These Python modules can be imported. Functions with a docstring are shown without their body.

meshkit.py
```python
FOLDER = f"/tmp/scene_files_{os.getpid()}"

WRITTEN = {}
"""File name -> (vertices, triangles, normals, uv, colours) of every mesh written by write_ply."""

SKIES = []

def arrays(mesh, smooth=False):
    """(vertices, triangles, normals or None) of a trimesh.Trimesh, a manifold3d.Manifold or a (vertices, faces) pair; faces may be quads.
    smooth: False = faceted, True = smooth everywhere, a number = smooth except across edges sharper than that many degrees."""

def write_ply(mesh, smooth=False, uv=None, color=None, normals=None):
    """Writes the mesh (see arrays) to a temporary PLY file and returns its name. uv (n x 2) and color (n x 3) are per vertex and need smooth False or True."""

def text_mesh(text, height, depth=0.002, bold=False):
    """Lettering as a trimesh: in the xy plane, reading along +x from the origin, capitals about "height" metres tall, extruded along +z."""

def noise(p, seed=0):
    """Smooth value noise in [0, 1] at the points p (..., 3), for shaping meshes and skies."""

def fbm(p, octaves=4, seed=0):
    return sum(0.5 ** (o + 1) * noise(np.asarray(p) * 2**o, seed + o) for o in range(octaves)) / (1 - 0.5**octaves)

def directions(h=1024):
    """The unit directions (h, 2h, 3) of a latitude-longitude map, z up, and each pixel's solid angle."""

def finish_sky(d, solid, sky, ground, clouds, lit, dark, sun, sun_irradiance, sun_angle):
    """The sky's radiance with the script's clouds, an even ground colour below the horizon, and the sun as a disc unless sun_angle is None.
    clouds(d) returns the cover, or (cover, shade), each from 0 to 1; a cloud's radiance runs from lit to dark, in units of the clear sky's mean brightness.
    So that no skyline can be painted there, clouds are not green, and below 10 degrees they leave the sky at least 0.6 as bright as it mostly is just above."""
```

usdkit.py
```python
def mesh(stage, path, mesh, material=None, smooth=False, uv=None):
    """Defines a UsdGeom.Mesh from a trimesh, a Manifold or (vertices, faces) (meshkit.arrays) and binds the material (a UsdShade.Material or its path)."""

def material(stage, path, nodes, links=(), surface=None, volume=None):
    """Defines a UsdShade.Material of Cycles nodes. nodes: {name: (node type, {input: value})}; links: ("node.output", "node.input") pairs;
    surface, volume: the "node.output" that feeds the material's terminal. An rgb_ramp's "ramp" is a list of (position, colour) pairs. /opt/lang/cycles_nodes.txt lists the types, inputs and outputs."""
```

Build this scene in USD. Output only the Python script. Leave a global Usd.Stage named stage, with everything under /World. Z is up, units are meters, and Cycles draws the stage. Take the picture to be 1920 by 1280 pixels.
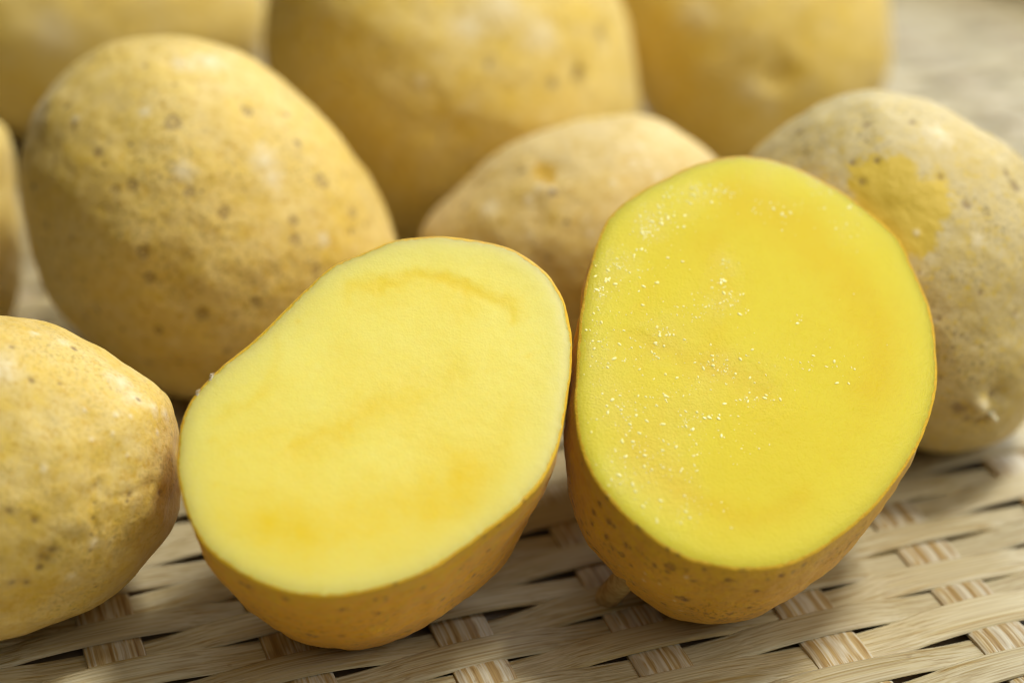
import math, numpy as np, trimesh, usdkit, meshkit
from pxr import Usd, UsdGeom, UsdLux, UsdShade, Gf, Sdf, Vt
from scipy.interpolate import CubicSpline
from scipy.spatial import cKDTree

stage = Usd.Stage.CreateInMemory()
UsdGeom.SetStageUpAxis(stage, "Z"); UsdGeom.SetStageMetersPerUnit(stage, 1.0)
stage.SetDefaultPrim(UsdGeom.Xform.Define(stage, "/World").GetPrim())
RNG = np.random.default_rng(11)

# ------------------------------------------------------------------ camera
PITCH, DIST, AIM_Z = math.radians(28), 0.40, 0.033
FPX = 4267.0                                   # focal length in pixels of a 1920 px wide frame
FW = np.array([0, math.cos(PITCH), -math.sin(PITCH)]); UP = np.array([0, math.sin(PITCH), math.cos(PITCH)]); RT = np.array([1.0, 0, 0])
CAM = np.array([0, 0, AIM_Z]) - FW * DIST
cam = UsdGeom.Camera.Define(stage, "/World/camera")
cam.CreateHorizontalApertureAttr(36.0); cam.CreateVerticalApertureAttr(24.0)
cam.CreateFocalLengthAttr(36.0 * FPX / 1920)
cam.CreateFStopAttr(6.3); cam.CreateFocusDistanceAttr(0.370)
cam.CreateClippingRangeAttr((0.01, 50.0)); cam.CreateExposureAttr(0.22)
m4 = Gf.Matrix4d(*RT, 0, *UP, 0, *(-FW), 0, *CAM, 1)
cam.AddTransformOp().Set(m4)

# ------------------------------------------------------------------ light: a ceiling lamp above and a little behind, a window far off to the right, the room's glow
def rect_light(name, at, to, w, h, power, color):
    l = UsdLux.RectLight.Define(stage, "/World/" + name)
    z = np.array(at, float) - np.array(to, float); z /= np.linalg.norm(z)
    x = np.cross([0, 1.0, 0.01], z); x /= np.linalg.norm(x); y = np.cross(z, x)
    l.AddTransformOp().Set(Gf.Matrix4d(*x, 0, *y, 0, *z, 0, *at, 1))
    l.CreateWidthAttr(w); l.CreateHeightAttr(h); l.CreateIntensityAttr(power); l.CreateColorAttr(Gf.Vec3f(*color)); l.CreateNormalizeAttr(True)
rect_light("ceiling_lamp", (0.50, 0.14, 1.30), (0, 0.03, 0), 0.28, 0.28, 4.8, (1.0, 0.975, 0.92))
rect_light("right_window", (1.30, -0.36, 1.02), (0, 0.03, 0.03), 0.9, 0.9, 2.9, (1.0, 0.985, 0.95))
rect_light("front_window", (0.25, -1.20, 1.20), (0, 0.03, 0.03), 0.9, 0.8, 0.95, (1.0, 0.985, 0.95))
rect_light("back_window", (0.75, 1.90, 0.90), (0.1, 0.15, 0.03), 1.7, 1.0, 8.4, (0.89, 0.96, 1.0))
room = UsdLux.DomeLight.Define(stage, "/World/room_glow")
def mat(name, nodes, links, surface="p.BSDF"):
    return usdkit.material(stage, "/World/Looks/" + name, nodes, links, surface=surface)
glow = mat("room_glow", {"b": ("background_shader", {"color": (1.0, 0.96, 0.86), "strength": 0.02})}, [], "b.background")
UsdShade.MaterialBindingAPI.Apply(room.GetPrim()).Bind(glow)

# ------------------------------------------------------------------ helpers
def ray(x, y):
    v = FW * FPX + RT * (np.asarray(x, float)[..., None] - 960) - UP * (np.asarray(y, float)[..., None] - 640)
    return v / np.linalg.norm(v, axis=-1, keepdims=True)
def on_plane(px, py, p0, n):
    r = ray(px, py)
    return CAM + r * (((p0 - CAM) @ n) / (r @ n))[..., None]
def to_px(p):
    q = np.asarray(p) - CAM; z = q @ FW
    return np.stack([960 + FPX * (q @ RT) / z, 640 - FPX * (q @ UP) / z], -1)
def tag(prim, label=None, cat=None, group=None, kind=None):
    for k, v in (("label", label), ("category", cat), ("group", group), ("kind", kind)):
        if v: prim.SetCustomDataByKey(k, v)
    return prim
used = {}
def numbered(name, parent):
    k = (parent, name); n = used.get(k, -1) + 1; used[k] = n
    return f"{parent}/{name}" + (f"_{n:03d}" if n else "")
def put(name, v, f, material, parent="/World", smooth=True, origin=None, attrs=None):
    """one mesh; vertices in world space, origin = where the prim (or its parent) stands"""
    path = numbered(name, parent)
    o = np.zeros(3) if origin is None else np.asarray(origin)
    m = usdkit.mesh(stage, path, (np.asarray(v) - o, np.asarray(f)), material, smooth=smooth)
    if parent == "/World" and origin is not None: m.AddTranslateOp().Set(Gf.Vec3d(*map(float, o)))
    for k, a in (attrs or {}).items():
        UsdGeom.PrimvarsAPI(m).CreatePrimvar(k, Sdf.ValueTypeNames.FloatArray, "vertex").Set(Vt.FloatArray.FromNumpy(np.asarray(a, np.float32)))
    return m.GetPrim()
def holder(name, origin):
    x = UsdGeom.Xform.Define(stage, numbered(name, "/World")); x.AddTranslateOp().Set(Gf.Vec3d(*map(float, origin)))
    return x.GetPrim()
def closed_spline(p, n):
    p = np.asarray(p, float); p = np.vstack([p, p[:1]])
    t = np.r_[0, np.cumsum(np.linalg.norm(np.diff(p, axis=0), axis=1) ** 0.7)]
    return CubicSpline(t, p, bc_type="periodic")(np.linspace(0, t[-1], n, endpoint=False))

# ------------------------------------------------------------------ potato shapes
REST = 0.0010                                  # top of the weave
SPHERES = {k: trimesh.creation.icosphere(k) for k in (5, 6, 7)}
def whole(outline, depth=0.95, level=6, seed=1, lump=0.0012, rest=REST, front=1.0):
    """a potato whose girth follows the outline it shows, resting on the tray. Returns vertices, faces, centre"""
    px = closed_spline(outline, 400); c = px.mean(0)
    r = ray(*c); right = np.cross(r, [0, 0, 1.0]); right /= np.linalg.norm(right); up = np.cross(right, r)
    q = ray(px[:, 0], px[:, 1]); q = q / (q @ r)[:, None] - r           # girth in the plane across the view, for distance 1
    a, rho = np.arctan2(q @ up, q @ right), np.linalg.norm(q, axis=1)
    o = np.argsort(a); a, rho = a[o], rho[o]
    a = np.r_[a[-20:] - 2 * np.pi, a, a[:20] + 2 * np.pi]; rho = np.r_[rho[-20:], rho, rho[:20]]
    s = SPHERES[level]; u = np.asarray(s.vertices)
    rad = np.interp(np.arctan2(u[:, 1], u[:, 0]), a, rho)
    D = depth * rho.mean()
    off = (u[:, :1] * right + u[:, 1:2] * up) * rad[:, None] - u[:, 2:] * r * D * np.where(u[:, 2:] > 0, front, 1.0)
    d = (CAM[2] - rest) / (-r[2] - off[:, 2].min())
    v = CAM + d * (r + off)
    n = trimesh.Trimesh(v, s.faces, process=False).vertex_normals
    h = (meshkit.fbm(v * 70 + seed * 7.3, 3, seed) - 0.5) * 2 * lump
    h += (meshkit.fbm(v * 400 + seed, 3, seed + 50) - 0.5) * 0.00035
    return v + n * h[:, None], np.asarray(s.faces), CAM + d * r

class Marks:
    """marks on a skin, given where the picture shows them: turned into places on the surface"""
    def __init__(self, v, f):
        self.v, self.f = v, f
        self.n = trimesh.Trimesh(v, f, process=False).vertex_normals
        self.px = to_px(v); self.front = ((v - CAM) * self.n).sum(1) < 0
        self.tree = cKDTree(self.px[self.front]); self.ids = np.nonzero(self.front)[0]
    def at(self, x, y):
        _, i = self.tree.query([x, y], k=6)
        i = self.ids[i]
        return self.v[i[np.argmin(np.linalg.norm(self.v[i] - CAM, axis=1))]]
    def field(self, spots, far=4.0):
        """smallest distance to any spot, in units of its radius (pixels)"""
        d = np.full(len(self.v), far)
        for s in spots:
            p = self.at(s[0], s[1]); R = s[2] * np.linalg.norm(p - CAM) / FPX
            d = np.minimum(d, np.linalg.norm(self.v - p, axis=1) / R)
        return d
    def dents(self, dents):
        h = np.zeros(len(self.v))
        for x, y, r, depth in dents:
            p = self.at(x, y); R = r * np.linalg.norm(p - CAM) / FPX
            h -= depth * np.exp(-(np.linalg.norm(self.v - p, axis=1) / R) ** 2)
        return self.v + self.n * h[:, None]
    def crease(self, line, width, depth):
        pts = np.array([self.at(*p) for p in line])
        t = np.linspace(0, len(pts) - 1, 60); pts = np.stack([np.interp(t, np.arange(len(pts)), pts[:, k]) for k in range(3)], 1)
        d, _ = cKDTree(pts).query(self.v); R = width * np.linalg.norm(pts[0] - CAM) / FPX
        return self.v - self.n * (depth * np.exp(-(d / R) ** 2))[:, None]
# ------------------------------------------------------------------ halves
def half_frame(outline, elev, yaw, n_out=360):
    px = closed_spline(outline, n_out)
    e, y = math.radians(elev), math.radians(yaw)
    n = np.array([math.sin(y) * math.cos(e), -math.cos(y) * math.cos(e), math.sin(e)])
    xa = np.cross([0, 0, 1.0], n); xa /= np.linalg.norm(xa); ya = np.cross(n, xa)
    return px, n, xa, ya
def half_at(px, n, d):
    """rim of the cut in world space for a plane at distance d along the ray of the outline's middle"""
    c = px.mean(0); p0 = CAM + ray(*c) * d
    return on_plane(px[:, 0], px[:, 1], p0, n), p0
def half_body(rim, p0, n, xa, ya, T, e, b, dx, dy, rings=40):
    out = []
    for k in range(rings + 1):
        ph = (k / rings) * math.pi / 2
        s = max(math.cos(ph), 0) ** e * (1 + b * math.sin(2 * ph)); g = math.sin(ph)
        out.append(p0 + (rim - p0) * s - n * (T * g) + (xa * dx + ya * dy) * g ** 1.5)
    return np.array(out)
def half_solve(outline, elev, yaw, T, e, b, dx, dy, rest=REST):
    """as half_body with the body's low point on the tray (T, dx, dy in metres at distance .385)"""
    px, n, xa, ya = half_frame(outline, elev, yaw)
    k = 1 / .385
    rim, p0 = half_at(px, n, 1.0)
    body = half_body(rim, p0, n, xa, ya, T * k, e, b, dx * k, dy * k)
    d = (rest - CAM[2]) / (body[..., 2].min() - CAM[2])
    return CAM + (rim - CAM) * d, CAM + (p0 - CAM) * d, n, xa, ya, CAM + (body - CAM) * d, d

# outlines seen in the photograph, in pixels of its 1920 x 1280 frame
P1=[(35,330),(45,270),(70,200),(120,140),(190,95),(260,72),(320,68),(400,80),(470,108),(540,160),(610,220),(660,285),(700,350),(730,410),(748,470),(745,540),(715,610),(660,670),(580,715),(490,742),(400,748),(330,738),(270,715),(200,670),(150,625),(110,580),(75,520),(50,450),(37,390)]
P6=[(0,594),(48,598),(106,616),(149,640),(202,666),(255,698),(297,728),(324,758),(338,795),(345,850),(341,915),(319,985),(287,1033),(244,1083),(202,1118),(133,1155),(53,1187),(0,1203),(-80,1210),(-170,1190),(-250,1130),(-300,1040),(-320,920),(-310,800),(-260,700),(-170,625),(-80,596)]
P7=[(780,470),(790,430),(820,390),(870,345),(930,290),(985,258),(1050,235),(1110,222),(1180,217),(1230,226),(1280,250),(1330,292),(1375,350),(1400,430),(1395,520),(1350,600),(1270,660),(1170,690),(1060,690),(950,670),(860,620),(800,550)]
P8=[(1420,290),(1460,250),(1520,205),(1580,183),(1640,173),(1700,180),(1760,200),(1830,240),(1881,269),(1935,325),(1980,400),(2005,490),(2005,580),(1985,670),(1950,750),(1920,795),(1881,828),(1810,845),(1728,841),(1670,825),(1600,790),(1500,720),(1430,640),(1385,540),(1375,440),(1385,360)]
P2=[(497,40),(505,-40),(540,-120),(620,-180),(740,-210),(860,-205),(980,-180),(1075,-125),(1140,-45),(1175,45),(1192,140),(1188,230),(1160,310),(1100,380),(1000,430),(890,455),(780,460),(690,430),(620,370),(560,290),(520,200),(500,120)]
P3=[(1150,-20),(1162,90),(1200,190),(1240,250),(1310,310),(1390,330),(1480,315),(1570,270),(1640,190),(1665,110),(1668,40),(1660,-30),(1630,-100),(1560,-160),(1450,-190),(1330,-180),(1230,-120)]
P4=[(497,20),(480,-60),(420,-140),(320,-200),(180,-220),(40,-200),(-90,-150),(-170,-60),(-190,40),(-160,130),(-90,200),(0,245),(100,265),(220,250),(340,210),(440,150),(490,85)]
P5=[(25,300),(33,380),(36,460),(34,540),(10,610),(-70,650),(-190,640),(-270,550),(-310,470),(-310,380),(-280,290),(-200,225),(-110,200),(-40,210),(5,240)]
H1=[(783,445),(840,443),(889,449),(954,465),(1007,497),(1047,542),(1066,591),(1073,648),(1068,721),(1058,786),(1045,842),(1019,896),(978,943),(909,1000),(828,1055),(767,1085),(686,1109),(604,1119),(543,1111),(483,1091),(430,1061),(385,1026),(357,979),(340,923),(332,866),(335,815),(344,780),(365,741),(401,700),(454,656),(512,602),(577,538),(628,496),(673,477),(726,455)]
H2=[(1377,293),(1324,302),(1267,323),(1215,351),(1162,386),(1129,430),(1111,483),(1097,544),(1087,605),(1082,686),(1078,747),(1085,822),(1105,879),(1137,927),(1178,972),(1219,1007),(1267,1037),(1332,1060),(1397,1068),(1462,1062),(1519,1041),(1568,1009),(1617,972),(1662,923),(1706,862),(1735,806),(1752,750),(1757,690),(1751,617),(1739,564),(1714,507),(1686,451),(1641,406),(1588,367),(1527,331),(1467,306),(1418,295)]
# ------------------------------------------------------------------ materials
def skin(name, a, b, dust, dust_amt=0.45, speck=0.5, patch_col=(0.56, 0.33, 0.02), rough=0.58, bump=1.0, seed=0.0, dark=(0.16, 0.085, 0.035), lent=0.6, fleck=800):
    N = {
        "tc": ("texture_coordinate", {}), "mp": ("mapping", {"location": (seed, seed * 0.7, seed * 1.3)}),
        "n1": ("noise_texture", {"scale": 42, "detail": 4, "roughness": 0.55}), "r1": ("rgb_ramp", {"ramp": [(0.36, (0, 0, 0)), (0.64, (1, 1, 1))]}),
        "c1": ("mix_color", {"a": a, "b": b}),
        "n2": ("noise_texture", {"scale": 190, "detail": 9, "roughness": 0.82, "distortion": 0.1}), "r2": ("rgb_ramp", {"ramp": [(0.36, (0, 0, 0)), (0.72, (1, 1, 1))]}),
        "m2": ("math", {"math_type": "multiply", "value2": dust_amt}), "c2": ("mix_color", {"b": dust}),
        "n3": ("noise_texture", {"scale": 1500, "detail": 3, "roughness": 0.6}), "r3": ("rgb_ramp", {"ramp": [(0.545, (0, 0, 0)), (0.64, (1, 1, 1))]}),
        "n3b": ("noise_texture", {"scale": 70, "detail": 2}), "r3b": ("rgb_ramp", {"ramp": [(0.40, (0, 0, 0)), (0.62, (1, 1, 1))]}),
        "m3": ("math", {"math_type": "multiply", "value2": speck}), "m3b": ("math", {"math_type": "multiply"}),
        "c3": ("mix_color", {"b": tuple(0.42 * x for x in a)}),
        # small scattered pores
        "v": ("voronoi_texture", {"scale": 210, "randomness": 1.0}), "vs": ("separate_color", {}),
        "vr": ("rgb_ramp", {"ramp": [(0.08, (1, 1, 1)), (0.20, (0, 0, 0))]}), "vt": ("math", {"math_type": "greater_than", "value2": 0.80}),
        "vm": ("math", {"math_type": "multiply"}), "vm2": ("math", {"math_type": "multiply", "value2": lent}), "c4": ("mix_color", {"b": tuple(0.5 * x + 0.5 * y for x, y in zip(dark, a))}),
        "w": ("voronoi_texture", {"scale": fleck, "randomness": 1.0}), "ws": ("separate_color", {}), "wr": ("rgb_ramp", {"ramp": [(0.16, (1, 1, 1)), (0.40, (0, 0, 0))]}), "wt": ("math", {"math_type": "greater_than", "value2": 0.45}),
        "wm": ("math", {"math_type": "multiply"}), "wm1": ("math", {"math_type": "multiply"}), "wm2": ("math", {"math_type": "multiply", "value2": 0.85 * speck}), "c4b": ("mix_color", {"b": tuple(0.5 * x + 0.3 * y for x, y in zip(dark, a))}),
        # marks with a place of their own
        "wob": ("noise_texture", {"scale": 620, "detail": 4, "roughness": 0.75}), "wobm": ("math", {"math_type": "multiply_add", "value2": 2.6, "value3": -1.25}),
        "ar": ("attribute", {"attribute": "ring"}), "ars": ("math", {"math_type": "add"}),
        "rr": ("rgb_ramp", {"ramp": [(0.0, (0.6,) * 3), (0.07, (0.4,) * 3), (0.12, (0.2,) * 3), (0.18, (0.65,) * 3), (0.24, (0.55,) * 3), (0.30, (0.08,) * 3), (0.46, (0, 0, 0))]}),
        "arm": ("math", {"math_type": "multiply", "value2": 0.25}), "c5": ("mix_color", {"b": dark}),
        "ad": ("attribute", {"attribute": "dark"}), "ads": ("math", {"math_type": "add"}), "adm": ("math", {"math_type": "multiply", "value2": 0.25}),
        "dr": ("rgb_ramp", {"ramp": [(0.0, (0.8,) * 3), (0.11, (0.6,) * 3), (0.24, (0.15,) * 3), (0.38, (0, 0, 0))]}), "c6": ("mix_color", {"b": dark}),
        "ap": ("attribute", {"attribute": "pale"}), "aps": ("math", {"math_type": "add"}), "apm": ("math", {"math_type": "multiply", "value2": 0.25}),
        "pr": ("rgb_ramp", {"ramp": [(0.0, (0.7,) * 3), (0.10, (0.5,) * 3), (0.40, (0, 0, 0))]}), "c7": ("mix_color", {"b": (0.80, 0.70, 0.45)}),
        "at": ("attribute", {"attribute": "patch"}), "ats": ("math", {"math_type": "add"}), "tr": ("rgb_ramp", {"ramp": [(0.10, (0, 0, 0)), (0.62, (0.9,) * 3)]}), "c8": ("mix_color", {"b": patch_col}),
        # relief
        "b1": ("noise_texture", {"scale": 1300, "detail": 4, "roughness": 0.7}), "b2": ("noise_texture", {"scale": 2600, "detail": 2}), "bm": ("math", {"math_type": "multiply_add", "value2": 0.35}),
        "bp": ("bump", {"strength": 0.40 * bump, "distance": 0.0005}),
        "ro": ("math", {"math_type": "multiply_add", "value2": 0.2, "value3": rough - 0.1}),
        "p": ("principled_bsdf", {"specular_ior_level": 0.36, "sheen_weight": 0.18, "sheen_roughness": 0.40, "sheen_tint": (1.0, 0.93, 0.8)}),
    }
    L = [("tc.object", "mp.vector")] + [("mp.vector", x + ".vector") for x in ("n1", "n2", "n3", "n3b", "v", "w", "wob", "b1", "b2")] + [
        ("n1.fac", "r1.fac"), ("r1.color", "c1.fac"), ("n2.fac", "r2.fac"), ("r2.color", "m2.value1"), ("c1.result", "c2.a"), ("m2.value", "c2.fac"),
        ("n3.fac", "r3.fac"), ("r3.color", "m3.value1"), ("n3b.fac", "r3b.fac"), ("m3.value", "m3b.value1"), ("r3b.color", "m3b.value2"), ("c2.result", "c3.a"), ("m3b.value", "c3.fac"),
        ("v.distance", "vr.fac"), ("v.color", "vs.color"), ("vs.r", "vt.value1"), ("vr.color", "vm.value1"), ("vt.value", "vm.value2"), ("vm.value", "vm2.value1"), ("vm2.value", "c4.fac"), ("c3.result", "c4.a"), ("w.distance", "wr.fac"), ("w.color", "ws.color"), ("ws.r", "wt.value1"), ("wr.color", "wm.value1"), ("wt.value", "wm.value2"), ("wm.value", "wm1.value1"), ("r3b.color", "wm1.value2"), ("wm1.value", "wm2.value1"), ("wm2.value", "c4b.fac"), ("c4.result", "c4b.a"),
        ("wob.fac", "wobm.value1"),
        ("at.fac", "ats.value1"), ("wobm.value", "ats.value2"), ("ats.value", "tr.fac"), ("tr.color", "c8.fac"), ("c4b.result", "c8.a"),
        ("ap.fac", "aps.value1"), ("wobm.value", "aps.value2"), ("aps.value", "apm.value1"), ("apm.value", "pr.fac"), ("pr.color", "c7.fac"), ("c8.result", "c7.a"),
        ("ar.fac", "ars.value1"), ("wobm.value", "ars.value2"), ("ars.value", "arm.value1"), ("arm.value", "rr.fac"), ("rr.color", "c5.fac"), ("c7.result", "c5.a"),
        ("ad.fac", "ads.value1"), ("wobm.value", "ads.value2"), ("ads.value", "adm.value1"), ("adm.value", "dr.fac"), ("dr.color", "c6.fac"), ("c5.result", "c6.a"),
        ("c6.result", "p.base_color"), ("b2.fac", "bm.value1"), ("b1.fac", "bm.value3"), ("bm.value", "bp.height"), ("bp.normal", "p.normal"), ("n2.fac", "ro.value1"), ("ro.value", "p.roughness")]
    return mat(name, N, L)

def flesh(name, base, deep, rim, rough=0.38, level=0.0, spec=0.3, wet=0.0, bump=0.4, seed=0.0):
    N = {
        "tc": ("texture_coordinate", {}), "mp": ("mapping", {"location": (seed, seed, 0)}),
        "n1": ("noise_texture", {"scale": 90, "detail": 4, "roughness": 0.5}), "n2": ("noise_texture", {"scale": 750, "detail": 4, "roughness": 0.7}),
        "at": ("attribute", {"attribute": "tone"}), "s1": ("math", {"math_type": "multiply_add", "value2": 0.55, "value3": level - 0.275}), "s2": ("math", {"math_type": "multiply_add", "value2": 0.5, "value3": -0.25}),
        "s3": ("math", {"math_type": "add"}), "s4": ("math", {"math_type": "add", "use_clamp": True}), "c1": ("mix_color", {"a": base, "b": deep}),
        "ar": ("attribute", {"attribute": "rim"}), "rr": ("rgb_ramp", {"ramp": [(0.0, (0.9,) * 3), (0.08, (0.5,) * 3), (0.4, (0.22,) * 3), (1.0, (0, 0, 0))]}), "c2": ("mix_color", {"b": rim}),
        "b1": ("noise_texture", {"scale": 1900, "detail": 3, "roughness": 0.6}), "b2": ("voronoi_texture", {"scale": 2400}), "bm": ("math", {"math_type": "multiply_add", "value2": 0.5}),
        "bp": ("bump", {"strength": bump, "distance": 0.00035}), "aw": ("attribute", {"attribute": "film"}), "cb": ("noise_texture", {"scale": 1500, "detail": 2, "roughness": 0.5}), "cbp": ("bump", {"strength": 0.6, "distance": 0.0006}),
        "p": ("principled_bsdf", {"roughness": rough, "specular_ior_level": spec, "subsurface_weight": 0.85, "subsurface_radius": (0.85, 0.85, 0.40), "subsurface_scale": 0.0016, "coat_weight": 0.0, "coat_roughness": 0.07, "coat_ior": 1.34}),
    }
    L = [("tc.object", "mp.vector")] + [("mp.vector", x + ".vector") for x in ("n1", "n2", "b1", "b2")] + [
        ("n1.fac", "s1.value1"), ("n2.fac", "s2.value1"), ("s1.value", "s3.value1"), ("s2.value", "s3.value2"), ("s3.value", "s4.value1"), ("at.fac", "s4.value2"), ("s4.value", "c1.fac"),
        ("ar.fac", "rr.fac"), ("rr.color", "c2.fac"), ("c1.result", "c2.a"), ("c2.result", "p.base_color"),
        ("b2.distance", "bm.value1"), ("b1.fac", "bm.value3"), ("bm.value", "bp.height"), ("bp.normal", "p.normal"), ("aw.fac", "p.coat_weight"), ("cb.fac", "cbp.height"), ("cbp.normal", "p.coat_normal"), ("mp.vector", "cb.vector")]
    return mat(name, N, L)

def bamboo(name, ramp, along=(3, 1000, 1000), tint=(0.70, 0.58, 0.34), amt=0.8, rot=0.0):
    N = {
        "tc": ("texture_coordinate", {}), "mr": ("mapping", {"rotation": (0, 0, -rot)}), "oi": ("object_info", {}), "ov": ("math", {"math_type": "multiply", "value2": 37.0}), "cx": ("combine_xyz", {}), "ad": ("vector_math", {"math_type": "add"}),
        "mp": ("mapping", {"scale": along}),
        "n1": ("noise_texture", {"scale": 1, "detail": 3, "roughness": 0.55}), "r1": ("rgb_ramp", {"ramp": ramp}),
        "mp2": ("mapping", {"scale": (along[0] * 1.5, along[1] * 2.2, along[2] * 2.2)}), "n2": ("noise_texture", {"scale": 1, "detail": 3, "roughness": 0.6}), "r2": ("rgb_ramp", {"ramp": [(0.35, (0.62, 0.52, 0.38)), (0.55, (1, 1, 1))]}),
        "c2": ("mix_color", {"blend_type": "multiply", "fac": amt}),
        "n3": ("noise_texture", {"scale": 260, "detail": 3}), "r3": ("rgb_ramp", {"ramp": [(0.70, (0, 0, 0)), (0.78, (0.7,) * 3)]}), "c3": ("mix_color", {"b": (0.25, 0.17, 0.08)}),
        "hv": ("math", {"math_type": "multiply_add", "value2": 0.22, "value3": 0.89}), "h": ("hsv", {}),
        "bp": ("bump", {"strength": 0.5, "distance": 0.0004}),
        "p": ("principled_bsdf", {"roughness": 0.5, "specular_ior_level": 0.35}),
    }
    L = [("tc.object", "mr.vector"), ("oi.random", "ov.value1"), ("ov.value", "cx.x"), ("ov.value", "cx.y"), ("mr.vector", "ad.vector1"), ("cx.vector", "ad.vector2"), ("ad.vector", "mp.vector"), ("ad.vector", "mp2.vector"), ("ad.vector", "n3.vector"),
        ("mp.vector", "n1.vector"), ("n1.fac", "r1.fac"), ("mp2.vector", "n2.vector"), ("n2.fac", "r2.fac"), ("r1.color", "c2.a"), ("r2.color", "c2.b"), ("n3.fac", "r3.fac"), ("r3.color", "c3.fac"), ("c2.result", "c3.a"),
        ("oi.random", "hv.value1"), ("hv.value", "h.value"), ("c3.result", "h.color"), ("h.color", "p.base_color"), ("n2.fac", "bp.height"), ("bp.normal", "p.normal")]
    return mat(name, N, L)

TAN, GOLD, DUST = (0.70, 0.465, 0.06), (0.66, 0.40, 0.012), (0.78, 0.65, 0.38)
M1 = skin("potato_skin_freckled", (0.72, 0.52, 0.11), (0.71, 0.475, 0.045), DUST, 0.5, 0.7, seed=1.0, bump=0.6, lent=0.4)
M2 = skin("potato_skin_golden", (0.78, 0.54, 0.05), (0.74, 0.53, 0.09), (0.80, 0.68, 0.38), 0.7, 0.3, seed=2.0)
M6 = skin("potato_skin_leathery", (0.68, 0.48, 0.075), (0.64, 0.41, 0.02), (0.76, 0.67, 0.42), 0.5, 0.45, seed=3.0, bump=0.8, lent=0.3, rough=0.62)
M7 = skin("potato_skin_scuffed", (0.68, 0.50, 0.17), (0.66, 0.46, 0.09), (0.78, 0.67, 0.42), 0.55, 0.2, seed=4.0)
M8 = skin("potato_skin_dusty", (0.57, 0.45, 0.17), (0.53, 0.38, 0.08), (0.64, 0.56, 0.36), 0.65, 0.8, seed=5.0, patch_col=(0.62, 0.43, 0.025), bump=0.7)
MH1 = skin("half_skin_orange", (0.78, 0.39, 0.006), (0.76, 0.38, 0.010), (0.66, 0.45, 0.06), 0.18, 0.5, seed=6.0, dark=(0.15, 0.045, 0.02), patch_col=(0.72, 0.45, 0.012), lent=0.8, fleck=600)
MH2 = skin("half_skin_russet", (0.72, 0.37, 0.008), (0.60, 0.315, 0.018), (0.58, 0.40, 0.09), 0.25, 1.0, seed=7.0, dark=(0.09, 0.03, 0.018), bump=1.3, patch_col=(0.68, 0.42, 0.010), lent=1.0, fleck=520)
F1 = flesh("flesh_dry", (0.87, 0.765, 0.16), (0.84, 0.61, 0.010), (0.89, 0.80, 0.20), rough=0.5, level=0.14, bump=0.09)
F2 = flesh("flesh_wet", (0.69, 0.585, 0.016), (0.675, 0.51, 0.002), (0.77, 0.67, 0.07), rough=0.50, level=0.34, spec=0.16, bump=0.28, seed=3.0)
MDROP = mat("wet_bead", {"p": ("principled_bsdf", {"base_color": (0.93, 0.85, 0.30), "roughness": 0.12, "specular_ior_level": 1.0})}, [])
MWEFT = bamboo("bamboo_weft", [(0.30, (0.34, 0.26, 0.10)), (0.43, (0.51, 0.45, 0.285)), (0.58, (0.47, 0.40, 0.225)), (0.70, (0.37, 0.27, 0.10))], amt=0.75)
MWARP = bamboo("bamboo_warp", [(0.36, (0.30, 0.19, 0.06)), (0.45, (0.43, 0.33, 0.16)), (0.53, (0.52, 0.48, 0.36)), (0.62, (0.35, 0.24, 0.09))], along=(3, 640, 640), amt=0.75, rot=math.radians(87))
MHOOP = bamboo("bamboo_hoop", [(0.3, (0.55, 0.42, 0.20)), (0.6, (0.68, 0.56, 0.32))], along=(60, 60, 500), amt=0.5)
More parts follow.
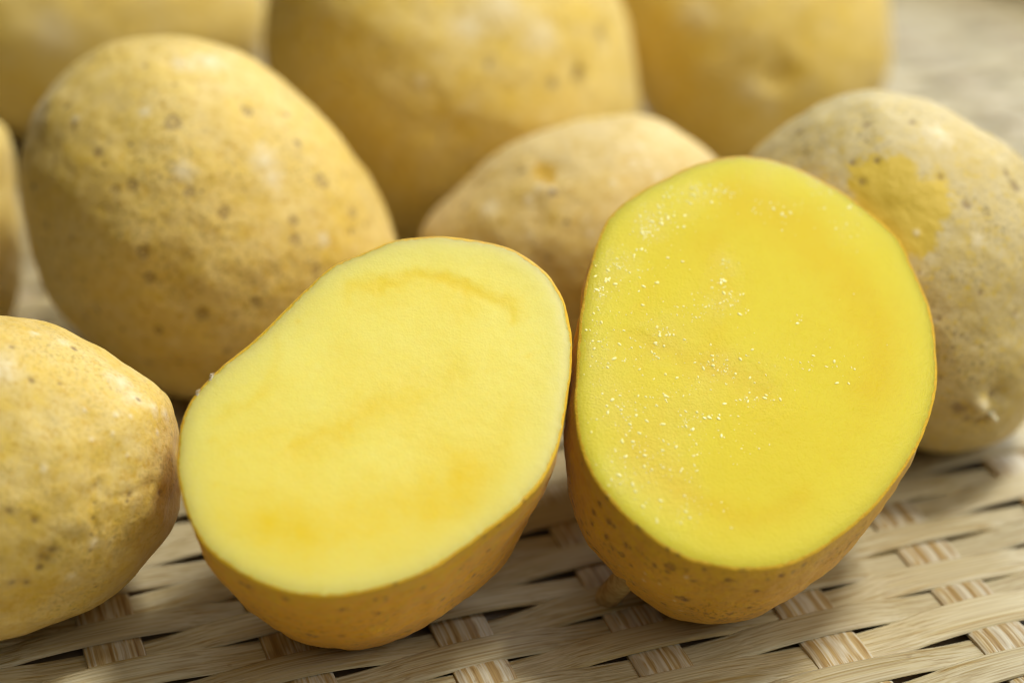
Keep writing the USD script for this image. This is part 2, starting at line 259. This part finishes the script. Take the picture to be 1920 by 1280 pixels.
MTABLE = mat("table_wood", {"tc": ("texture_coordinate", {}), "mp": ("mapping", {"scale": (6, 90, 90)}), "n": ("noise_texture", {"scale": 1, "detail": 5}), "r": ("rgb_ramp", {"ramp": [(0.3, (0.24, 0.15, 0.08)), (0.7, (0.38, 0.27, 0.16))]}), "p": ("principled_bsdf", {"roughness": 0.5})},
    [("tc.object", "mp.vector"), ("mp.vector", "n.vector"), ("n.fac", "r.fac"), ("r.color", "p.base_color")])
MTIP = mat("sprout_tip", {"tc": ("texture_coordinate", {}), "n": ("noise_texture", {"scale": 900, "detail": 4}), "r": ("rgb_ramp", {"ramp": [(0.35, (0.42, 0.27, 0.10)), (0.6, (0.68, 0.58, 0.38))]}), "p": ("principled_bsdf", {"roughness": 0.6, "subsurface_weight": 0.3, "subsurface_scale": 0.001})},
    [("tc.object", "n.vector"), ("n.fac", "r.fac"), ("r.color", "p.base_color")])

MSTUB = mat("stolon_bark", {"tc": ("texture_coordinate", {}), "n": ("noise_texture", {"scale": 700, "detail": 5}), "r": ("rgb_ramp", {"ramp": [(0.35, (0.34, 0.22, 0.08)), (0.65, (0.52, 0.39, 0.18))]}), "p": ("principled_bsdf", {"roughness": 0.7})},
    [("tc.object", "n.vector"), ("n.fac", "r.fac"), ("r.color", "p.base_color")])

# ------------------------------------------------------------------ table and woven tray
t = trimesh.creation.box([1.6, 1.4, 0.03]); t.apply_translation([0, 0.25, -0.0185])
tag(put("table_surface", t.vertices, t.faces, MTABLE, smooth=False), "brown wooden table top under the bamboo tray", kind="structure")
def ground(x, y):
    r = ray(x, y); return CAM - r * (CAM[2] / r[2])
U_ANG, V_ANG = math.radians(20.5), math.radians(108)
O = ground(1813.0, 1115.0)                      # warp 0 lies over weft 0 here
U, V = np.array([math.cos(U_ANG), math.sin(U_ANG), 0]), np.array([math.cos(V_ANG), math.sin(V_ANG), 0])
WEFT, WARP = 0.00675, 0.0283                    # spacing
TC, TR = np.array([0.0, 0.085, 0.0]), 0.245     # the tray's middle and radius
tray = tag(holder("bamboo_tray", TC), "round tray woven of split bamboo strips, carrying all the potatoes", "tray")
def to_local(p):
    q = np.asarray(p) - TC; return q
def strip(path_pts, side, width, thick, crown, tw):
    """a split strip swept along a path: flat below, slightly crowned above, soft edges"""
    w = np.asarray(width)[:, None, None] / 2
    prof = np.array([(-1, -.5), (-.97, .05), (-.8, .4), (-.3, .5), (.3, .5), (.8, .4), (.97, .05), (1, -.5)])
    n = len(path_pts)
    off = prof[None, :, :1] * w * side[None, None, :] + (prof[None, :, 1:] * thick + prof[None, :, :1] * tw[:, None, None] * w) * np.array([0, 0, 1.0])
    v = (path_pts[:, None, :] + off).reshape(-1, 3); m = len(prof)
    i = np.arange(n - 1)[:, None] * m; k = np.arange(m)[None, :]; k2 = (k + 1) % m
    a, b, c, d = i + k, i + k2, i + m + k2, i + m + k
    f = np.concatenate([np.stack([a, d, c], -1).reshape(-1, 3), np.stack([a, c, b], -1).reshape(-1, 3)])
    caps = [[0, j, j + 1] for j in range(1, m - 1)] + [[(n - 1) * m, (n - 1) * m + j + 1, (n - 1) * m + j] for j in range(1, m - 1)]
    return v, np.vstack([f, caps])
def chord(p, d):
    """where the line p + s d crosses the tray's rim"""
    q = (p - TC)[:2]; b = q @ d[:2]; c = q @ q - (TR - 0.004) ** 2
    return None if b * b <= c else (-b - math.sqrt(b * b - c), -b + math.sqrt(b * b - c))
# local frame of the tray's strips: x along the wefts (their materials' grain runs along it)
tray_rot = Gf.Rotation(Gf.Vec3d(0, 0, 1), math.degrees(U_ANG))
UsdGeom.Xformable(tray).AddRotateZOp().Set(math.degrees(U_ANG))
cu, su = math.cos(U_ANG), math.sin(U_ANG); RL = np.array([[cu, su, 0], [-su, cu, 0], [0, 0, 1]])
def put_strip(name, v, f, m, lab=None):
    path = numbered(name, str(tray.GetPath()))
    usdkit.mesh(stage, path, ((v - TC) @ RL.T, f), m, smooth=50)
rs = np.random.default_rng(5)
nU, nV = np.array([-U[1], U[0], 0]), np.array([-V[1], V[0], 0])
for j in range(-40, 70):
    p = O + V * (j * WEFT); c = chord(p, U)
    if c is None or c[1] - c[0] < 0.03: continue
    s = np.arange(c[0], c[1], WARP / 12)
    ph = np.cos(np.pi * s / WARP); wave = np.sign(ph) * np.abs(ph) ** 0.75 * (1 if j % 2 else -1)
    seed = rs.uniform(0, 99)
    def wob(k, sc): return meshkit.noise(np.stack([s * sc + seed, np.full_like(s, j * 3.7 + k), np.zeros_like(s)], -1), 3) - 0.5
    lat = wob(0, 18) * 0.0016 + wob(1, 60) * 0.0007 + rs.normal(0, 0.0003)
    P = p + U * s[:, None] + nU * lat[:, None] + np.array([0, 0, 1.0]) * (wave * 0.00072 + wob(2, 40) * 0.0003)[:, None]
    wd = 0.0068 + rs.normal(0, 0.0004) + wob(3, 25) * 0.0012
    v, f = strip(P, nU, wd, 0.0007, 0, wob(4, 30) * 0.22 + rs.normal(0, 0.04))
    put_strip("weft_strip", v, f, MWEFT)
for i in range(-16, 14):
    p = O + U * (i * WARP); c = chord(p, V)
    if c is None or c[1] - c[0] < 0.03: continue
    s = np.arange(c[0], c[1], WEFT / 4)
    wave = np.cos(np.pi * s / WEFT) * (1 if i % 2 == 0 else -1)
    seed = rs.uniform(0, 99)
    wobv = lambda k, sc: meshkit.noise(np.stack([s * sc + seed, np.full_like(s, i * 5.1 + k), np.zeros_like(s)], -1), 4) - 0.5
    P = p + V * s[:, None] + nV * (wobv(0, 12) * 0.0012)[:, None] + np.array([0, 0, 1.0]) * (wave * 0.00022)[:, None]
    wd = 0.0098 + rs.normal(0, 0.0003) + wobv(1, 20) * 0.0006
    v, f = strip(P, nV, wd, 0.0008, 0, wobv(2, 20) * 0.05)
    put_strip("warp_strip", v, f, MWARP)
for k, (r0, z0, z1, th) in enumerate(((TR + 0.003, -0.003, 0.016, 0.003), (TR - 0.007, 0.0022, 0.0155, 0.003))):
    a = np.linspace(0, 2 * np.pi, 181)[:-1]; prof = np.array([(0, z0), (0, z1 - .001), (.001, z1), (th - .001, z1), (th, z1 - .001), (th, z0)])
    v = np.stack([np.stack([np.cos(a) * (r0 + x), np.sin(a) * (r0 + x), np.full_like(a, z)], -1) for x, z in prof], 1).reshape(-1, 3) + TC
    m_ = len(prof); n_ = len(a); f = []
    for i in range(n_):
        for q in range(m_):
            A, B, C_, D_ = i * m_ + q, i * m_ + (q + 1) % m_, ((i + 1) % n_) * m_ + (q + 1) % m_, ((i + 1) % n_) * m_ + q
            f += [[A, B, C_], [A, C_, D_]]
    put_strip("rim_hoop", v, np.array(f)[:, ::-1], MHOOP)

# ------------------------------------------------------------------ whole potatoes
GROUP = "potatoes heaped on the bamboo tray"
def poly_field(v, front, poly, soft):
    """1 well inside a patch drawn by its outline, 0 well outside"""
    from shapely import Polygon, points, distance, contains
    px = to_px(v); P = Polygon(closed_spline(poly, 120)); x0, y0, x1, y1 = P.bounds
    near = front & (px[:, 0] > x0 - 60) & (px[:, 0] < x1 + 60) & (px[:, 1] > y0 - 60) & (px[:, 1] < y1 + 60)
    out = np.zeros(len(v)); i = np.nonzero(near)[0]; q = points(px[i]); d = distance(P.boundary, q) * np.where(contains(P, q), 1, -1)
    out[i] = np.clip(0.5 + d / (2 * soft), 0, 1); return out
def potato(outline, material, label, ring=(), dark=(), pale=(), patch=None, dents=(), creases=(), parts=None, **kw):
    v, f, c = whole(outline, **kw)
    mk = Marks(v, f); base = v
    at = {"ring": mk.field(ring), "dark": mk.field(dark), "pale": mk.field(pale), "patch": np.zeros(len(v))}
    if patch: at["patch"] = poly_field(v, mk.front, patch, 13)
    if dents: v = mk.dents(dents)
    for cr in creases: v = v + (mk.crease(*cr) - base)
    v = v - mk.n * (0.00013 * np.exp(-1.3 * np.minimum(at["ring"], at["dark"]) ** 2) - 0.00010 * np.exp(-1.3 * at["pale"] ** 2))[:, None]
    o = np.array([c[0], c[1], v[:, 2].min()])
    if parts is None:
        return tag(put("potato", v, f, material, origin=o, attrs=at), label, "potato", GROUP), mk
    h = tag(holder("potato", o), label, "potato", GROUP)
    put("skin", v, f, material, parent=str(h.GetPath()), origin=o, attrs=at)
    for name, pv, pf, pm in parts(mk): put(name, pv, pf, pm, parent=str(h.GetPath()), origin=o)
    return h, mk

potato(P1, M1, "large freckled tan potato behind the left cut half, dotted with dark ring marks", level=7, seed=1,
    ring=[(325, 226, 14.4), (215, 352, 9.6), (244, 346, 11.5), (355, 358, 10.6), (423, 401, 11.5), (605, 338, 13.4), (552, 413, 9.6), (556, 448, 11.5), (266, 472, 11.5), (380, 589, 12.5), (294, 620, 9.6), (465, 207, 10.6), (479, 569, 9.6), (280, 523, 10.6), (596, 506, 9.6), (663, 396, 10.6)],
    dark=[(271, 122, 6.7), (325, 155, 6.7), (122, 197, 6.7), (134, 235, 11.5), (180, 288, 12.5), (380, 356, 3.8), (215, 385, 3.8), (297, 330, 4.8), (536, 212, 8.6), (579, 221, 6.7), (559, 266, 9.6), (648, 327, 6.7), (661, 431, 7.7), (227, 619, 5.8), (424, 661, 8.6), (182, 583, 6.7), (157, 597, 7.7), (594, 527, 4.8), (133, 447, 6.7), (154, 525, 6.7), (107, 525, 5.8), (277, 680, 7.7), (335, 681, 7.7), (241, 268, 4.8), (190, 310, 5.8), (60, 350, 7.7), (55, 410, 7.7), (85, 420, 7.7)],
    pale=[(500, 300, 26), (515, 330, 20), (390, 112, 30), (340, 118, 22), (340, 320, 18), (140, 222, 10), (270, 205, 10), (610, 450, 14)])
potato(P2, M2, "largest potato of the back row, blurred golden, between two others", level=6, seed=2, dents=[(660, 300, 90, 0.0015)],
    pale=[(940, 5, 40), (780, 160, 14), (1020, 60, 30), (880, 40, 30)], dark=[(918, 112, 10), (1090, 130, 24), (1130, 60, 20), (1040, 160, 14)])
potato(P3, M2, "blurred back potato with a deep creased eye, nearest the bare pale weave", level=6, seed=3, dents=[(1462, 146, 26, 0.0016), (1438, 165, 16, 0.0010), (1470, 100, 60, 0.0008)], pale=[(1408, 175, 20), (1440, 205, 16), (1300, 20, 30)], dark=[(1640, 180, 30)])
potato(P4, M2, "blurred golden potato in the top left corner above the freckled one", level=6, seed=4, pale=[(90, 60, 40)], dark=[(182, 8, 10)])
potato(P5, M2, "potato of which only a dark sliver shows at the left edge", level=6, seed=5)
potato(P6, M6, "leathery potato with a wrinkled crease, lying left of the left cut half", level=7, seed=6, lump=0.0016,
    dark=[(82, 1052, 16), (100, 1032, 11), (75, 1068, 9), (62, 977, 9), (17, 960, 9), (250, 926, 10), (302, 922, 8), (246, 942, 5), (48, 1097, 10), (180, 1101, 5), (260, 747, 6), (60, 711, 8), (115, 717, 6), (22, 647, 7), (182, 944, 4), (179, 975, 4), (175, 1005, 5), (173, 1035, 5), (240, 1090, 4), (140, 652, 7), (25, 1095, 8)],
    pale=[(230, 715, 24), (250, 742, 22), (210, 705, 16), (172, 820, 6), (296, 810, 6), (240, 852, 5), (65, 623, 9), (120, 640, 10), (290, 762, 14), (310, 775, 14), (5, 690, 30), (135, 1080, 9), (180, 1020, 10), (85, 875, 7), (160, 765, 5), (220, 775, 6), (245, 777, 5), (215, 810, 5)],
    creases=[([(190, 905), (183, 922), (178, 945), (177, 968), (180, 985), (187, 1005), (180, 1042), (184, 1075)], 9, 0.0003), ([(187, 917), (215, 935), (245, 930), (272, 912), (290, 905)], 12, 0.00025), ([(80, 1052), (60, 1090), (20, 1105)], 16, 0.0003)],
    dents=[(225, 975, 55, 0.0008), (82, 1052, 22, 0.0005), (150, 980, 26, -0.0005)])
potato(P7, M7, "scuffed pale potato wedged behind and between the two cut halves", level=7, seed=7, lump=0.0010,
    dents=[(1022, 320, 26, 0.0007), (1020, 352, 22, -0.0004), (920, 400, 40, -0.0004)], dark=[(937, 415, 7), (1060, 415, 6), (1025, 487, 6), (1035, 362, 12), (975, 320, 10), (870, 385, 9), (925, 297, 9)],
    pale=[(1012, 350, 10), (1035, 354, 8), (915, 390, 20), (990, 372, 12), (1183, 300, 8), (1215, 305, 7), (1235, 330, 8), (1148, 340, 7), (992, 440, 6), (926, 306, 8), (1200, 272, 9), (1105, 435, 6)], patch=[(1005, 312), (1030, 310), (1040, 325), (1030, 338), (1008, 336)])
def sprout(mk):
    p = mk.at(1857, 778); n = mk.n[np.argmin(np.linalg.norm(mk.v - p, axis=1))]
    s = trimesh.creation.icosphere(4); q = np.asarray(s.vertices).copy()
    d = 0.55 * RT - 0.35 * UP + 0.5 * n; d /= np.linalg.norm(d)
    a = np.cross(d, n); a /= np.linalg.norm(a); b = np.cross(d, a)
    rad = 0.00085 * np.where(q[:, 2] > 0, 1 - 0.45 * q[:, 2], 1 + 0.3 * -q[:, 2])
    w = p - n * 0.0003 + d * q[:, 2:] * 0.0024 + (a * q[:, :1] + b * q[:, 1:2]) * rad[:, None]
    w += (meshkit.fbm(w * 1500, 3, 9)[:, None] - 0.5) * 0.0007 * n
    return [("sprout", w, np.asarray(s.faces), MTIP)]
potato(P8, M8, "dusty pale potato with a bright yellow rubbed patch and small sprout, behind the right half", level=7, seed=8,
    dark=[(1597, 303, 9), (1642, 300, 7), (1614, 337, 10), (1766, 330, 9), (1814, 381, 11), (1904, 347, 13), (1890, 325, 10), (1727, 509, 6), (1842, 547, 6), (1906, 589, 8), (1760, 602, 7), (1764, 710, 5), (1800, 765, 20), (1835, 790, 12), (1850, 788, 6), (1815, 785, 14), (1625, 232, 8), (1710, 228, 8), (1497, 247, 8), (1870, 745, 9)],
    pale=[(1719, 434, 7), (1836, 450, 14), (1842, 755, 9), (1850, 768, 8), (1800, 763, 4), (1730, 512, 5), (1908, 592, 5), (1760, 250, 30)],
    patch=[(1600, 312), (1640, 296), (1690, 296), (1712, 310), (1722, 336), (1745, 345), (1762, 326), (1772, 345), (1776, 372), (1778, 400), (1762, 415), (1758, 440), (1745, 462), (1722, 476), (1690, 470), (1640, 440), (1605, 370)],
    dents=[(1872, 742, 22, 0.0016), (1840, 762, 20, -0.0016), (1800, 775, 24, -0.0004)], parts=sprout)

# ------------------------------------------------------------------ the two cut halves
def stroke_field(px, strokes):
    out = np.zeros(len(px))
    q3 = np.stack([px[:, 0] / 46, px[:, 1] / 46, np.zeros(len(px))], -1)        # the marks of growing tissue wander and break
    px = px + np.stack([meshkit.fbm(q3, 4, 31) - 0.5, meshkit.fbm(q3, 4, 67) - 0.5], -1) * 46
    for line, w, amp in strokes:
        line = np.array(line, float); t = np.linspace(0, len(line) - 1, 40 * max(1, len(line) - 1))
        if len(line) > 2: pts = CubicSpline(np.arange(len(line)), line)(t)
        else: pts = np.stack([np.interp(t, np.arange(len(line)), line[:, k]) for k in range(2)], 1)
        d, _ = cKDTree(pts).query(px); out += amp * np.exp(-(d / w) ** 2)
    return out * (0.62 + 0.76 * meshkit.fbm(q3 * 0.8 + 5, 4, 91))
def half(outline, fit, label, skin_m, flesh_m, strokes, ring, dark, pale, seed, ripple=0.00004, waves=(), film=()):
    px = closed_spline(outline, 480)
    rim, p0, n, xa, ya, _, d = half_solve(outline, *fit)
    k = d / .385; T, e, b, dx, dy = fit[2:]
    pxs, n, xa, ya = half_frame(outline, fit[0], fit[1], 480)
    rim, p0 = half_at(pxs, n, np.linalg.norm(p0 - CAM))
    wob = (meshkit.fbm(rim * 260 + seed, 3, seed) - 0.5) * 0.0005
    rim = rim + (rim - p0) / np.linalg.norm(rim - p0, axis=1, keepdims=True) * wob[:, None]
    K = 130; body = half_body(rim, p0, n, xa, ya, T * k, e, b, dx * k, dy * k, K); m = len(rim)
    inw = (p0 - rim) / np.linalg.norm(rim - p0, axis=1, keepdims=True)
    lip = rim + inw * (0.00008 + 0.00066 * meshkit.fbm(rim * 1300 + seed, 3, seed + 2))[:, None]
    body[0] = rim - n * 0.0001; body = np.concatenate([lip[None] + n * 0.00003, body]); K += 1; rim_face = lip
    v = body[:-1].reshape(-1, 3); tip = len(v); v = np.vstack([v, body[-1].mean(0)])
    i, j = np.meshgrid(np.arange(K - 1), np.arange(m), indexing="ij"); j2 = (j + 1) % m
    A, B, C_, D_ = i * m + j, i * m + j2, (i + 1) * m + j2, (i + 1) * m + j
    f = np.concatenate([np.stack([A, D_, C_], -1).reshape(-1, 3), np.stack([A, C_, B], -1).reshape(-1, 3)])
    f = np.vstack([f, [[(K - 1) * m + q, tip, (K - 1) * m + (q + 1) % m] for q in range(m)]])
    tm = trimesh.Trimesh(v, f, process=False)
    if tm.volume < 0 or ((tm.vertex_normals[: m] * (v[:m] - p0)).sum(1).mean() < 0): f = f[:, ::-1]; tm = trimesh.Trimesh(v, f, process=False)
    fade = np.clip(((v - p0) @ -n) / 0.004, 0, 1)
    h = ((meshkit.fbm(v * 90 + seed, 3, seed) - 0.5) * 0.0016 + (meshkit.fbm(v * 420, 3, seed + 3) - 0.5) * 0.0005) * fade
    v = v + tm.vertex_normals * h[:, None]
    o = np.array([p0[0], p0[1], v[:, 2].min()])
    mk = Marks(v, f)
    at = {"ring": mk.field(ring), "dark": mk.field(dark), "pale": mk.field(pale), "patch": 0.62 * np.exp(-cKDTree(rim).query(v)[0] / 0.005)}
    hd = tag(holder("half_potato", o), label, "cut potato", "halves of a cut potato"); path = str(hd.GetPath())
    put("skin", v, f, skin_m, parent=path, origin=o, attrs=at)
    # the cut: a nearly flat sheet with the knife's faint waves, falling a little to the rim
    R = 150; g = 1 - (1 - np.linspace(0, 1, R + 1)[1:]) ** 1.5; g[-1] = 1
    w = (p0 + (rim_face - p0)[None] * g[:, None, None]).reshape(-1, 3); w = np.vstack([w, p0]); c_ = len(w) - 1
    i, j = np.meshgrid(np.arange(R - 1), np.arange(m), indexing="ij"); j2 = (j + 1) % m
    A, B, C_, D_ = i * m + j, i * m + j2, (i + 1) * m + j2, (i + 1) * m + j
    ff = np.concatenate([np.stack([A, D_, C_], -1).reshape(-1, 3), np.stack([A, C_, B], -1).reshape(-1, 3), [[c_, q, (q + 1) % m] for q in range(m)]])
    if trimesh.Trimesh(w, ff, process=False).face_normals[:200].mean(0) @ n < 0: ff = ff[:, ::-1]
    dist, _ = cKDTree(rim_face).query(w)
    wpx = to_px(w)
    lift = 0.0005 * (1 - np.exp(-(dist / 0.0009))) + (meshkit.fbm(w * 130 + seed, 3, seed + 9) - 0.5) * 0.00025 * np.clip(dist / 0.004, 0, 1) + (meshkit.fbm(w * 900, 3, seed + 5) - 0.5) * ripple * np.clip(dist / 0.001, 0, 1)
    lift += stroke_field(wpx, waves) * 0.0006
    w = w + n * lift[:, None]
    tone = stroke_field(wpx, strokes)
    put("cut_face", w, ff, flesh_m, parent=path, origin=o, attrs={"tone": tone, "rim": dist / 0.009, "film": np.clip(0.55 * stroke_field(wpx, film), 0, 1)})
    return hd, o, w, ff, wpx, n, xa, ya, mk
FIT1, FIT2 = (60, 4, 0.037, 0.485, -0.042, 0.0003, -0.006), (61, 18, 0.038, 0.53, 0.021, 0.0003, -0.003)
hd1, o1, w1, f1, wpx1, n1, xa1, ya1, mk1 = half(H1, FIT1, "left half of the cut potato, pale dry yellow face turned up", MH1, F1,
    [([(640, 560), (700, 535), (780, 525), (850, 531), (930, 556), (970, 595)], 14, 0.5), ([(690, 560), (780, 550), (900, 580)], 26, 0.12), ([(512, 645), (516, 700), (492, 738), (440, 765), (400, 800)], 13, 0.26),
     ([(560, 850), (640, 800), (720, 755), (800, 740), (860, 705)], 34, 0.24), ([(530, 848), (590, 822), (650, 790)], 11, 0.20), ([(640, 720), (690, 760), (760, 750)], 30, 0.14), ([(400, 985), (620, 1010), (880, 960)], 130, 0.28), ([(410, 845), (500, 815), (600, 800)], 14, 0.14),
     ([(430, 965), (500, 985), (560, 1000), (680, 985), (790, 955), (860, 925)], 54, 0.26), ([(480, 985), (560, 1000)], 24, 0.10), ([(770, 800), (840, 850), (900, 880)], 34, 0.20), ([(960, 780), (920, 880), (840, 960)], 40, 0.22), ([(420, 1030), (600, 1075), (800, 1020)], 24, 0.10),
     ([(566, 608), (565, 609)], 5, 0.5), ([(990, 670), (991, 671)], 6, 0.3), ([(388, 838), (397, 832)], 6, 0.3), ([(397, 912), (398, 911)], 6, 0.3), ([(600, 650), (680, 620), (800, 640)], 50, -0.08), ([(700, 850), (760, 870)], 50, -0.12)],
    ring=[], dark=[(909, 1010, 8.1), (919, 1032, 6.8), (866, 1067, 6.8), (797, 1103, 8.1), (726, 1120, 6.8), (724, 1128, 5.4), (704, 1128, 6.8), (641, 1146, 8.1), (712, 1152, 8.1), (580, 1191, 9.5), (590, 1195, 6.8), (832, 1124, 6.8), (452, 1095, 8.1), (462, 1100, 6.8), (535, 1124, 9.5), (937, 987, 6.8), (982, 935, 6.8), (475, 1140, 6.8), (745, 1090, 5.4), (890, 1080, 6.8)],
    pale=[], seed=21, waves=[([(560, 850), (640, 800), (720, 755), (860, 705)], 26, -0.2), ([(700, 540), (850, 535), (960, 590)], 12, -0.12)])
FILM = [([(x, y), (x + 2, y + 1)], 0.5 * (sx + sy) + 8, a) for x, y, sx, sy, a in ((1300, 368, 40, 14, 0.9), (1228, 415, 34, 22, 0.9), (1160, 500, 22, 20, 1.0), (1125, 560, 14, 30, 0.9), (1360, 500, 14, 14, 0.7), (1348, 575, 24, 26, 0.9), (1240, 640, 60, 34, 0.8), (1340, 690, 40, 24, 0.8), (1290, 760, 60, 30, 0.7), (1160, 760, 40, 50, 0.8), (1240, 860, 70, 50, 0.6), (1180, 900, 40, 50, 0.7), (1280, 965, 60, 20, 0.6), (1420, 720, 80, 30, 0.5), (1540, 350, 40, 14, 0.7), (1600, 420, 30, 30, 0.5), (1120, 660, 14, 60, 0.8), (1440, 330, 60, 14, 0.6))]
hd2, o2, w2, f2, wpx2, n2, xa2, ya2, mk2 = half(H2, FIT2, "right half of the cut potato, taller, its deep yellow face glistening wet", MH2, F2,
    [([(1390, 390), (1480, 430), (1560, 500), (1620, 580), (1650, 650), (1640, 720)], 46, 0.7), ([(1360, 370), (1420, 370)], 26, 0.3), ([(1330, 470), (1350, 560), (1340, 650)], 30, 0.34), ([(1180, 640), (1260, 665), (1340, 690), (1430, 735)], 26, 0.40),
     ([(1210, 540), (1200, 580)], 22, 0.25), ([(1200, 860), (1260, 910), (1320, 955), (1400, 975), (1490, 950)], 34, 0.5), ([(1290, 930), (1370, 960)], 12, 0.25), ([(1560, 840), (1600, 800)], 30, 0.15), ([(1180, 830), (1195, 850)], 18, 0.25), ([(1330, 700), (1400, 770), (1470, 800)], 30, 0.12), ([(1230, 405), (1236, 408)], 5, 0.35),
     ([(1130, 880), (1180, 940), (1250, 1000)], 26, -0.35), ([(1450, 600), (1540, 760)], 60, -0.12)],
    ring=[(1161, 1041, 9), (1255, 1063, 12), (1275, 1123, 11)],
    dark=[(1298, 1093, 8.4), (1249, 1076, 7.0), (1225, 1064, 7.0), (1140, 979, 11.2), (1150, 990, 8.4), (1192, 986, 9.8), (1249, 1031, 7.0), (1272, 1038, 7.0), (1108, 982, 8.4), (1134, 1008, 9.8), (1145, 1028, 8.4), (1110, 960, 8.4), (1120, 945, 7.0), (1170, 1020, 8.4), (1180, 1030, 7.0), (1135, 935, 7.0), (1287, 1125, 9.8), (1395, 1073, 8.4), (1365, 1090, 8.4), (1440, 1090, 7.0), (1465, 1082, 7.0), (1420, 1110, 8.4), (1100, 1000, 7.0), (1115, 1030, 7.0), (1510, 1060, 8.4), (1490, 1075, 7.0), (1180, 1060, 5.6), (1320, 1070, 7.0), (1090, 870, 7.0)],
    pale=[(1207, 1076, 4), (1206, 1090, 5), (1235, 1097, 4), (1287, 1085, 5), (1265, 1128, 4), (1188, 1093, 3), (1277, 1147, 4), (1142, 1056, 3), (1150, 1080, 3), (1160, 1062, 3)], seed=22, ripple=0.00010, film=FILM,
    waves=[([(1180, 640), (1260, 665), (1340, 690), (1430, 735)], 24, -0.3)])
# beads of moisture standing on the wet cut
rb = np.random.default_rng(8); tree2 = cKDTree(wpx2); beads = []
clusters = [(1300, 368, 40, 14, 46), (1350, 360, 22, 8, 14), (1228, 415, 34, 20, 44), (1215, 440, 14, 12, 22), (1160, 500, 20, 16, 24), (1130, 545, 14, 24, 22), (1362, 495, 12, 8, 12), (1350, 525, 10, 14, 12), (1350, 575, 24, 20, 34), (1290, 590, 26, 14, 16), (1240, 620, 16, 12, 18), (1340, 690, 22, 18, 24), (1200, 660, 60, 30, 40), (1260, 740, 40, 20, 22), (1300, 790, 18, 12, 16), (1170, 770, 40, 40, 40), (1420, 750, 30, 8, 14), (1240, 860, 60, 50, 40), (1270, 960, 60, 20, 30), (1180, 880, 40, 40, 40), (1370, 830, 60, 40, 24), (1540, 350, 30, 14, 12), (1590, 640, 40, 60, 10), (1500, 600, 12, 6, 5), (1530, 690, 40, 10, 12), (1480, 390, 60, 20, 16), (1590, 430, 30, 30, 12), (1400, 700, 90, 40, 30), (1200, 500, 60, 80, 60), (1420, 400, 120, 30, 30), (1120, 640, 14, 60, 30)]
ico = trimesh.creation.icosphere(1); iv, if_ = np.asarray(ico.vertices), np.asarray(ico.faces)
for cx, cy, sx, sy, cnt in clusters:
    for _ in range(int(cnt * 1.5)):
        q = np.array([rb.normal(cx, sx * 0.8), rb.normal(cy, sy * 0.8)]); dd, ii = tree2.query(q)
        if dd > 3: continue
        r = 0.00006 + 0.00020 * rb.random() ** 3; a = rb.uniform(0, math.pi); st = rb.uniform(1.0, 2.0)
        ex, ey = math.cos(a) * xa2 + math.sin(a) * ya2, -math.sin(a) * xa2 + math.cos(a) * ya2
        beads.append((w2[ii] + iv[:, :1] * ex * r * st + iv[:, 1:2] * ey * r + iv[:, 2:] * n2 * r * 0.55, if_ + len(beads) * len(iv)))
bp_ = put("moisture_beads", np.vstack([b[0] for b in beads]), np.vstack([b[1] for b in beads]), MDROP, parent=str(hd2.GetPath()), origin=o2)
tag(bp_, kind="stuff")

# torn flakes of skin standing at the left half's edge
rf = np.random.default_rng(4)
for x, y, L in ((373, 735, 0.0009), (395, 705, 0.0011)):
    i = np.argmin(np.linalg.norm(wpx1 - np.array([x, y]), axis=1)); p = w1[i]
    out = (p - np.array([o1[0], o1[1], p[2]])); out /= np.linalg.norm(out)
    al = np.cross(n1, out); al /= np.linalg.norm(al)
    t_, u_ = np.meshgrid(np.linspace(0, 1, 7), np.linspace(-1, 1, 7), indexing="ij")
    q = p[None, None] + (al * (u_ * (1 - 0.6 * t_) * L * 0.8)[..., None]) + (n1 * 0.8 + out * 0.4) * (t_ * L * 0.5 * (1 - 0.35 * u_ ** 2))[..., None] + out * (0.0004 * np.sin(3 * t_))[..., None]
    q = q.reshape(-1, 3) + rf.normal(0, 0.00006, (49, 3)); a_ = (np.arange(6)[:, None] * 7 + np.arange(6)[None]).ravel()
    ff_ = np.vstack([np.stack([a_, a_ + 1, a_ + 8], 1), np.stack([a_, a_ + 8, a_ + 7], 1)])
    thick = np.vstack([q, q - out * 0.00012]); ff_ = np.vstack([ff_, ff_[:, ::-1] + 49])
    put("skin_flake", thick, ff_, MTIP, parent=str(hd1.GetPath()), origin=o1)
# the short stub of a stolon under the right half
g_ = ground(1136.0, 1130.0); iB = np.argmin(np.linalg.norm(mk2.v - mk2.at(1192, 1082), axis=1)); top = mk2.v[iB] - mk2.n[iB] * 0.003; ax = top - g_; hL = np.linalg.norm(ax); ax /= hL
e1 = np.cross(ax, [0, 1.0, 0]); e1 /= np.linalg.norm(e1); e2 = np.cross(ax, e1)
th = np.linspace(0, 2 * np.pi, 29)[:-1]; rings = []
for tt, rr in ((0, 0.0001), (0.0, 0.0018), (0.03, 0.0021), (0.25, 0.0021), (0.45, 0.0021), (0.65, 0.0022), (0.85, 0.0025), (1.0, 0.0028)):
    rings.append(g_ + np.array([0, 0, 0.0009]) + ax * tt * hL + (np.cos(th)[:, None] * e1 + np.sin(th)[:, None] * e2) * rr)
sv = np.concatenate(rings); sv += (meshkit.fbm(sv * 900, 3, 3)[:, None] - 0.5) * 0.0007 * ((sv - g_) / (np.linalg.norm(sv - g_, axis=1, keepdims=True) + 1e-9))
ii, jj = np.meshgrid(np.arange(7), np.arange(28), indexing="ij"); A_ = (ii * 28 + jj).ravel(); B_ = (ii * 28 + (jj + 1) % 28).ravel()
put("stolon_stub", sv, np.vstack([np.stack([A_, B_, B_ + 28], 1), np.stack([A_, B_ + 28, A_ + 28], 1)]), MSTUB, parent=str(hd2.GetPath()), origin=o2)
